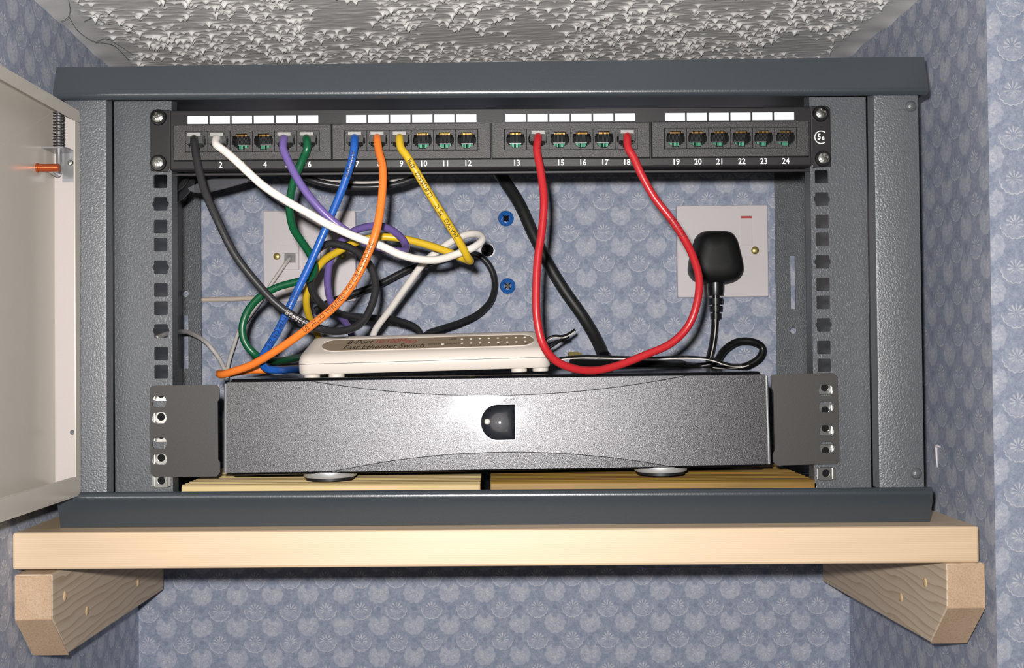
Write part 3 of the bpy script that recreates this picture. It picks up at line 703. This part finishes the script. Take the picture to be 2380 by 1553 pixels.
# plug and lead
PG = (208,262,-65.9)
pl = thing('power_lead', 'black three-pin mains plug with its striped flex coiled below', 'power lead', PG)
outline = [(-18,20),(-13,25.5),(0,27),(13,25.5),(18,20),(21.5,8),(24,-4),(24,-11),(20,-17.5),(12,-21),(0,-22),(-12,-21),(-20,-17.5),(-24,-11),(-24,-4),(-21.5,8)]
outline = [tuple(p)[:2] for p in catmull([Vector((a, b, 0)) for a, b in outline+outline[:1]], 1.5)][:-1]
def sc(o, k, dz, y): return [(x*k, y, z*k+dz) for x, z in o]
MB().loft([sc(outline, .99, 0, 15.5), sc(outline, 1.03, 0, 9), sc(outline, 1.03, 0, 1), sc(outline, .99, 0, -8), sc(outline, .9, 0, -14), sc(outline, .7, .5, -17.5), sc(outline, .4, 1, -18.6)])  .build('plug_body', plain('matt_black', (22,22,22), .55, 0, .35), pl, smooth=True)
mb = MB().lathe([(0, 0), (8, 0), (7.8, -9), (7.2, -13), (0, -13)], (-1, -2, -20), 2, 20)
for i, (r_, z_) in enumerate(((7.2, -36), (6.4, -43), (5.4, -50))): mb.lathe([(0, 0), (r_, 0), (r_-.4, -5), (0, -5)], (-1, -2, z_), 2, 18)
mb.lathe([(3.8, -33), (3.4, -56), (0, -56)], (-1, -2, 0), 2, 14)
mb.build('strain_relief', M['black_smooth'], pl, smooth=True)
flex = catmull([(206.2,260,-115.5),(205.5,259,-128.3),(202.5,255,-144.4),(197.2,245,-160.2),(197.4,242,-164.9),(213.2,242,-166.7),(232.4,243,-164.1),(244.4,243,-155.9),(246.3,244,-148),(238.2,243,-142.8),(223.6,243,-142.3),(210.6,240,-149.7),(199.5,232,-161.3),(184.1,234,-164.7),(165.4,215,-161.8),(144.9,180,-161.5),(104.5,150,-160.5),(77.3,125,-159.7),(62.3,110,-158.8)])
mb = MB().tube(L(PG, flex), 3.3, 12); fo = mb.build('flex', M['c_cord'], pl, smooth=True)
mb = MB()
st_ = []
for i, p in enumerate(flex[:34]):
    T = (flex[min(i+1, len(flex)-1)]-flex[max(i-1, 0)]).normalized(); N = Vector((.1, -1, 0)); N = (N-N.dot(T)*T).normalized(); st_.append(p+N*2.9)
mb.tube(L(PG, st_), .6, 8); mb.build('white_stripe', M['c_white'], fo, smooth=True)

ph = thing('network_wall_plate', 'white wall plate with two outlets behind the coloured cables', 'wall plate', (-173.7, 286, -57.5))
MB().prism(rrect(-43.7, 43.5, -43, 43, 1.6, 3), 1, -8, 0).build('face_plate', M['white_pl'], ph, bevel=.9)
mb = MB().prism(rrect(-26.5, -9.5, -13, 10.5, 1.2, 3), 1, -12, -7.8, [[(-22.5,-9.5),(-13,-9.5),(-13,0),(-22.5,0)]]); mb.box(-26, -10, -8.6, -8, -12, 10); mb.build('outlet', M['white_pl'], ph, bevel=.3)
mb = MB().prism(rrect(-6.5, 10.5, -13, 10.5, 1.2, 3), 1, -11, -7.8, [[(-3,-9.5),(6.5,-9.5),(6.5,0),(-3,0)]]); mb.box(-6, 10, -8.6, -8, -12, 10); mb.build('outlet', M['white_pl'], ph, bevel=.3)
for x in (-30.8, 31.2): MB().lathe([(0, -1.2), (2.2, -1.0), (3.2, -.3), (3.4, 0)], (x, -8, 0), 1, 20).build('fixing_screw', M['brass'], ph, smooth=True)

def lead(name, label, cat, pts, r, mat, group=None, sides=12, jacket='jacket'):
    b = pts[0]; t_ = thing(name, label, cat, b, group=group); path = catmull(pts)
    j = MB().tube(L(b, path), r, sides).build(jacket, mat, t_, smooth=True)
    return t_, path, b, j
t_, path, b, j = lead('telephone_lead', 'thin white lead plugged into the wall plate outlet', 'cable', [(-190.7,270,-59.9),(-193.6,264,-65.2),(-199.1,263,-73.3),(-204.7,263,-81.3),(-214.2,262,-96.5),(-226.6,260,-114.4),(-234.8,257,-126.4),(-239.6,252,-142.3),(-243,244,-160),(-242.9,240,-171.7)], 1.75, M['c_grey'])
MB().box(-5, 5, -2, 10, -4.2, 4.4).build('plug', M['clear'], t_, bevel=.5)
lead('grey_lead', 'thin pale lead arching from the left rail to the server', 'cable', [(-259.9,80,-137),(-262.4,115,-133.4),(-268.4,170,-130.2),(-269.9,222,-131.1),(-262.9,246,-139),(-252.5,248,-152.8),(-244.9,242,-166.2),(-243.9,241,-173.6)], 2.0, M['c_grey'])
lead('surface_conduit', 'beige cable running flat along the wall below the wall plate', 'cable', [(-292.1,282,-98.5),(-276.1,283,-97.7),(-247.7,283,-97.2),(-223.3,283,-96.1),(-212.8,283,-95),(-200.6,281,-90.7),(-181.6,277,-84.6)], 2.4, M['beige'])
lead('coaxial_cable', 'thick black cable slanting down the papered wall behind the red one', 'cable', [(-7.5,215,32),(0.5,222,19.7),(10.5,232,5.6),(23.9,246,-13),(37.4,258,-40.8),(51.1,264,-67.7),(67,266,-93.9),(82.8,264,-117),(93.9,256,-137.4),(99.8,244,-153.8),(101.3,236,-163.2)], 5.6, M['c_thick'], sides=18)
cx = [o for o in bpy.data.objects if o.name.startswith('coaxial_cable')][0]
pe = (100.2,244,-153.8); pb = (-7.5,215,32); pd = (101.9,238,-164)
MB().tube(L(pb, [pe, pd]), 6.6, 18).build('collar', M['glossblack'], cx, smooth=True)
lead('black_loop_cable', 'black cable looping off the wall right of the white cable', 'cable', [(-160.9,222,-111.3),(-148.2,228,-103.8),(-135.2,232,-98.7),(-104.9,240,-87.1),(-73.9,247,-71.5),(-46.5,254,-63.7),(-26.8,262,-58.3),(-14,266,-59.3),(-4.1,266,-68.7),(1,264,-84.1),(-1.9,258,-100.5),(-13.1,248,-113.6),(-28.6,236,-122.1),(-45.5,220,-128.2),(-57.8,200,-133.4),(-66.6,190,-142.5)], 3.1, M['c_black'])
hb = (-5.7,285,-52.8); hole = thing('wall_cable_stub', 'black cable stub poking from a torn hole in the wallpaper', 'cable stub', hb)
MB().lathe([(0, -7), (4.6, -6.5), (5.6, -4), (6, 0)], (0, 0, 0), 1, 16).build('stub', M['void'], hole, smooth=True)  # dark of the wall hole, made as an added black dome
MB().prism([(7.4*math.cos(2*pi*k/18)*(1+.22*math.sin(5*k)), 7.8*math.sin(2*pi*k/18)*(1+.2*math.cos(7*k))) for k in range(18)], 1, -.2, 1).build('torn_edge', M['white_pl'], hole)
lead('tucked_cable', 'black cable bunched behind the top of the left rail', 'cable', [(-243.9,60,-35.1),(-239.2,64,-32),(-235,70,-26.6),(-232,76,-19.1),(-231.7,80,-13.2),(-234.3,70,-12.1)], 2.8, M['c_black'])
lead('tucked_cable', 'slim black cable curling above the bunched one at the left rail', 'cable', [(-240.4,50,-30.7),(-237,54,-26.3),(-233.5,60,-21.5),(-232.5,66,-16.1),(-234.9,70,-10.2)], 2.2, M['c_black'])
lead('hanging_cable', 'thin white cable sagging under the patch panel behind the blue and orange cables', 'cable', [(-152.7,90,-6.5),(-135.2,96,-14.1),(-117.2,100,-15.7),(-93.8,104,-15.6),(-73.4,104,-13.3),(-57.7,100,-8.6)], 2.2, M['c_grey'])
lead('hanging_cable', 'thin black cable sagging just below the thin white one under the patch panel', 'cable', [(-154.6,82,-8.8),(-137.6,90,-15.7),(-116.4,94,-19),(-93.2,98,-18.9),(-72.9,98,-16.3),(-52.3,95,-8.8)], 2.6, M['c_black'])
# flat grey strap under the left end of the panel
b = (-229.1,70,-26.3); st = thing('flat_strap', 'flat grey strap slanting beneath the left end of the patch panel', 'strap', b)
strap_ = [(-232.3,70,-23), (-227.8,70,-20.7), (-219.3,69,-17.7), (-200.7,66,-13.3), (-175.4,62,-13.2), (-176.4,62,-17.1), (-185.4,63,-20.1), (-204.2,67,-24.3), (-218.6,70,-27), (-227.1,70,-26.6), (-231,70,-25.3)]
MB().loft([[tuple(Vector(q)-Vector(b)+Vector((0, d, 0))) for q in strap_] for d in (0, 1.2)]).build('strap', M['grey_strap'], st, bevel=.3)

def wall_plug(p, label, deep):
    r = thing('wall_anchor', label, 'wall plug', p, group='blue wall plugs in the back wall')
    n = 32; vs = []; fs = []
    MB().lathe([(2.6, 4), (3.0, -1.0), (3.6, -1.6), (6.6, -1.2), (7.4, -.4), (7.5, .4)], (0, 0, 0), 1, 36).build('collar', M['anchor'], r, smooth=True)
    mb = MB().lathe([(0, -.2), (2.7, -.2), (2.7, 4)], (0, 0, 0), 1, 18); mb.build('bore', M['glossblack'], r, smooth=True)
    mb = MB()
    for a in range(4): 
        q = pi/4+a*pi/2; mb.tube([(1.2*math.cos(q), -1.6, 1.2*math.sin(q)), (4.3*math.cos(q), -1.5, 4.3*math.sin(q))], .5, 6)
    mb.build('split', M['glossblack'], r)
wall_plug((12.3,285,-22.5), 'upper blue wall plug in the back wall beside the thick cable', 0)
wall_plug((13.3,285,-87), 'lower blue wall plug in the back wall between the black loop and the thick cable', 1)

# thin twin wire, its tied end and a brass terminal at the right of the switch
t_, path, b, j = lead('twin_wire', 'thin black and white twin wire lying along the server top', 'wire', [(40.3,95,-160.5),(51.2,95,-155.9),(66.8,100,-154.4),(92.8,105,-154.9),(124,108,-155.9),(155,108,-155.5),(170.7,100,-157),(181.3,85,-161.1),(186.5,60,-161.8)], 1.1, M['c_cord'])
MB().tube(L(b, [p+Vector((0, -1.0, -1.2)) for p in path]), .5, 8).build('white_core', M['c_white'], j, smooth=True)
t_, path, b, j = lead('wire_tail', 'short black wire end sticking out beside the switch', 'wire', [(40.8,150,-142.4),(49.1,150,-137.4),(57.4,152,-137.5),(63.7,154,-135),(67.8,156,-132.1)], 1.3, M['c_cord'])
MB().tube(L(b, [p+Vector((0, -1.3, -1.2)) for p in path]), .5, 8).build('white_core', M['c_white'], j, smooth=True)
lead('wire_tail', 'lower black wire end curling under the first beside the switch', 'wire', [(40.7,150,-149.2),(49,150,-145),(56.3,152,-140.3),(62.6,154,-137.8)], 1.3, M['c_cord'])
b = (66.9,150,-153.4); bt = thing('brass_terminal', 'small brass terminal behind the twin wire on the server', 'terminal', b)
MB().lathe([(0, -5), (3.4, -5), (3.4, 3), (2.4, 3.4), (2.4, 6), (0, 6)], (0, 0, 0), 0, 6).build('terminal', M['brass'], bt)

# cobweb under the ceiling and a peeled flap of paper on the right wall
cwb = (-299.4,90,104); cw_ = thing('cobweb', 'dark cobweb strands along the left edge of the stippled ceiling', 'cobweb', cwb)
for pts in ([(-300.3,10,105.1),(-301.8,18,98.9),(-305.7,26,95.7),(-316.5,40,96.1)], [(-305.7,26,95.7),(-311.9,60,95.5),(-311.1,90,95.6),(-305.4,120,100.4),(-305.1,160,98.5)], [(-303.4,50,99),(-295.4,50,102.2),(-294.3,70,103.2),(-282.8,80,103.7),(-278.4,100,103.3)], [(-272,20,106.9),(-269.8,40,105.5),(-264.1,50,105.3),(-258.5,60,105)], [(-312.3,100,96.7),(-306.2,100,100),(-304.2,130,103.1),(-301.5,160,102.9)]):
    MB().tube(L(cwb, catmull([(q[0], q[1], q[2]) for q in pts], 5)), .16, 5).build('strand', M['rubber'], cw_, smooth=True)
wt = (332.6, 53, -226); wf = thing('wallpaper_flap', 'small pale peeled flap of wallpaper on the right alcove wall', 'wallpaper tear', wt)
MB().tube([(.2,-4,1.6),(-.6,-1,2.2),(-.8,1.5,1.5),(-.4,2,-2),(-.2,2,-8),(.2,2,-14)], [.5,1.3,1.2,.8,.7,.3], 8).build('flap', M['white_pl'], wf, smooth=True)

# ------------------------------------------------------------------ patch cables
RC = 2.75
def rj_plug(parent, b, x, y=-4.5):
    zc = -1.2
    mb = MB().prism([(-5.8,-2.8),(-5.8,3.0),(-3.8,3.0),(-3.8,4.6),(3.8,4.6),(3.8,3.0),(5.8,3.0),(5.8,-2.8)], 1, -6, 8)
    mb.hexa([(-2.1,-9.5,-6.2),(2.1,-9.5,-6.2),(-2.1,6,-4.4),(2.1,6,-4.4),(-2.1,-9.5,-5.5),(2.1,-9.5,-5.5),(-2.1,6,-2.6),(2.1,6,-2.6)])
    mb.v = [(p[0]+x-b[0], p[1]-5-b[1], p[2]+zc-b[2]) for p in mb.v]
    pg = mb.build('plug', M['clear'], parent, bevel=.3)
    tp = MB().box(-4.6, 4.6, -5.9, -5.5, 2.0, 4.4); tp.v = [(p[0]+x-b[0], p[1]-5.6-b[1], p[2]+zc-b[2]) for p in tp.v]
    tp.build('plug_shoulder', plain('shoulder', (160,158,155), .35), pg, bevel=.3)
def patch_cable(label, port, pts, mat, texts=(), ports=None, r=RC, tmat='print_black'):
    head = [(PORT[port], -6, -1.0), (PORT[port], -11, -1.0)]
    pts = [tuple(p) for p in pts]
    tail = []
    if ports: tail = [(PORT[ports], -11, -1.0), (PORT[ports], -6, -1.0)]
    full = head+pts+tail
    b = full[0]; t_ = thing('patch_cable', label, 'network cable', b, group='coloured network cables')
    path = catmull(full, 2.2); j = MB().tube(L(b, path), r, 16).build('jacket', mat, t_, smooth=True)
    rj_plug(t_, b, PORT[port])
    if ports: rj_plug(t_, b, PORT[ports])
    if texts:
        lp = [p-Vector(b) for p in path]
        for body, size, near, sgn in texts:
            s = 0; best = None; mb = MB()
            for i, p in enumerate(path):
                if i: s += (p-path[i-1]).length
                d = (p-Vector(near)).length
                if best is None or d < best[0]: best = (d, s)
            ink(mb, lp, r, body, size, best[1], sgn); mb.build('printed_lettering', M[tmat], j)
    return t_
patch_cable('black network cable from the first port, looping under the orange one', 1, [(-203.1,-18,-11.8),(-200.6,-22,-21.4),(-195.3,-26,-38.2),(-186.2,-28,-58.9),(-174.7,-28,-82.3),(-161.9,-27,-99.8),(-146.3,-26,-116.8),(-130.7,-24,-127.7),(-119.7,-20,-133),(-106.7,-8,-134.9),(-94.4,2,-130.3),(-87.1,10,-117.9),(-84.1,15,-102.4),(-87.9,20,-88.7),(-95.8,24,-79),(-106.5,28,-72.6),(-119.5,32,-70.3),(-128.9,36,-74.5),(-134.7,42,-87.6),(-135.4,50,-102.1),(-130.6,62,-112.2),(-121,86,-118.8),(-103.2,120,-121.2),(-81.3,146,-122.7),(-64.2,156,-130.2),(-59.2,160,-142.8)], M['c_black'], [('E135928', 4.8, (-126.2,-23,-129.8), -1)], tmat='print_grey')
patch_cable('white network cable sweeping right from port 2 into a small loop', 2, [(-188.4,-20,-7),(-182.2,-23,-11.7),(-174.8,-26,-18.1),(-165.6,-27,-26.8),(-155,-28,-36.4),(-139.4,-28,-46.8),(-124.2,-27,-55.5),(-112.2,-26,-62.5),(-94.1,-22,-70.7),(-76,-16,-77),(-64.9,-11,-82),(-52.8,-5,-84.9),(-39.7,3,-84.9),(-27,12,-80.6),(-13.3,20,-74.4),(-7.8,28,-68.4),(-10.6,36,-63.8),(-17.8,44,-62.6),(-29.3,54,-65.9),(-41.2,64,-72.7),(-53.3,74,-81.6),(-67.8,90,-98),(-83,108,-116.3),(-96.1,124,-131.6),(-100.8,134,-142.6)], M['c_white'])
patch_cable('purple network cable from port 5', 5, [(-143.5,-17,-9.1),(-140.3,-19,-16.9),(-130.6,-21,-35),(-117.5,-21,-51.9),(-103.4,-18,-64.3),(-89.3,-13,-72.8),(-75.1,-6,-77.6),(-65.4,2,-78.8),(-61.9,12,-75.7),(-64.9,20,-68.8),(-73,28,-61.3),(-82,34,-57.4),(-95.5,42,-57.4),(-107.7,50,-61.5),(-117.8,58,-70.3),(-123.9,64,-81.8),(-126.5,70,-93.8),(-126.1,80,-108.1),(-123.1,94,-117.5),(-117.5,112,-126.9),(-114,128,-139.1)], M['c_purple'], [('E135928', 4.8, (-83.4,-10,-75.5), -1)])
patch_cable('dark green network cable from port 6', 6, [(-127.2,-16,-9),(-130.4,-13,-15.3),(-136.8,-9,-27.8),(-140.5,-5,-38.5),(-142.4,0,-49.9),(-141.1,6,-61.3),(-136.4,12,-69.9),(-131.4,18,-78.6),(-129,24,-88.1),(-132.8,30,-94.8),(-143.1,32,-97.7),(-157.6,34,-101.5),(-170.6,36,-108.2),(-180.5,38,-119.1),(-184.3,38,-131.7),(-181.6,38,-142.8),(-174.5,40,-151),(-168.7,52,-154.6),(-162.9,72,-155.1),(-158,96,-153.9),(-156.3,126,-152.7)], M['c_green'])
patch_cable('blue network cable from port 7', 7, [(-94.9,-17,-9.4),(-96.7,-17,-18.3),(-103.1,-14,-35.6),(-112.4,-10,-55.9),(-121,-9,-75.1),(-127.5,-10,-90.1),(-134.4,-12,-105),(-141.8,-14,-121.4),(-150.4,-8,-136),(-159.5,0,-147.8),(-163.8,6,-154.7),(-162,12,-160.3),(-155.3,20,-161.8),(-151.3,44,-161.8),(-150.3,90,-161.7),(-148,126,-160.4)], M['c_blue'], [('C(UL)US TYPE CM 75 C', 4.6, (-135.6,-12,-108), 1), ('AWM4PR', 4.6, (-95,-18,-11.7), 1)])
patch_cable('bright orange network cable from port 8 crossing in front of the others', 8, [(-77.7,-20,-11.6),(-74.4,-28,-23.3),(-73.7,-36,-40.5),(-77,-42,-67.2),(-84.2,-43,-87.3),(-93.3,-42,-104.3),(-105.1,-40,-118.4),(-122.9,-36,-132.4),(-145,-26,-146.6),(-166.7,-13,-157.6),(-180.3,-5,-161.8),(-191.4,4,-164.4),(-194.8,13,-163.6),(-191.6,24,-163.9),(-177.4,30,-161.8),(-164.6,36,-161.8),(-159.7,60,-161.8),(-159.4,100,-161.8),(-160.6,130,-161.8)], M['c_orange'], [('UL ALSO VERIFIED TO CAT 5 ISO/IEC', 4.7, (-127.3,-34,-135.2), -1)], tmat='print_brown')
patch_cable('yellow network cable from port 9 hooking round the white loop', 9, [(-62.6,-17,-9.6),(-58.7,-19,-15.1),(-50,-18,-29.8),(-40,-14,-46.5),(-30,-9,-62.4),(-21.4,-1,-76.7),(-17.7,6,-83.7),(-16.3,13,-85.2),(-19.3,21,-83.6),(-33.1,27,-77.1),(-50.5,31,-70.9),(-67.8,33,-66.5),(-83.5,33,-65.4),(-99.7,37,-68.4),(-114.8,43,-75),(-126.8,49,-81.7),(-135.9,55,-93.1),(-141.4,63,-107.1),(-142.4,76,-119),(-140.7,94,-129.2),(-139.4,118,-139)], M['c_yellow'], [('24AWG  75 C', 4.6, (-24.8,-4,-70.3), -1), ('LL81J8602  4PR', 4.6, (-42.9,-15,-42.1), -1)])
patch_cable('red network cable hanging in a long loop between two ports', 14, [(30.9,-18,-11.9),(33,-22,-26),(34.9,-27,-45.9),(33.5,-29,-66.6),(30.3,-31,-87.2),(28.8,-33,-110.5),(29.2,-34,-128),(32.8,-34,-144.8),(40.7,-30,-155.9),(54.7,-24,-162.2),(70,-17,-163.6),(87,-11,-160),(105.5,-7,-153.3),(124.1,-4,-145.3),(136.5,-3,-133.1),(142.3,-5,-117.5),(143.3,-9,-101.2),(138.9,-13,-86.5),(131.8,-17,-73.4),(122.8,-19,-60.2),(111.1,-19,-44.7),(102.4,-19,-28.9),(97.3,-18,-16.8),(93.9,-17,-10.7)], M['c_red'], [('E135928', 4.4, (130.1,-17,-70.5), 1)], ports=18, tmat='print_darkred')
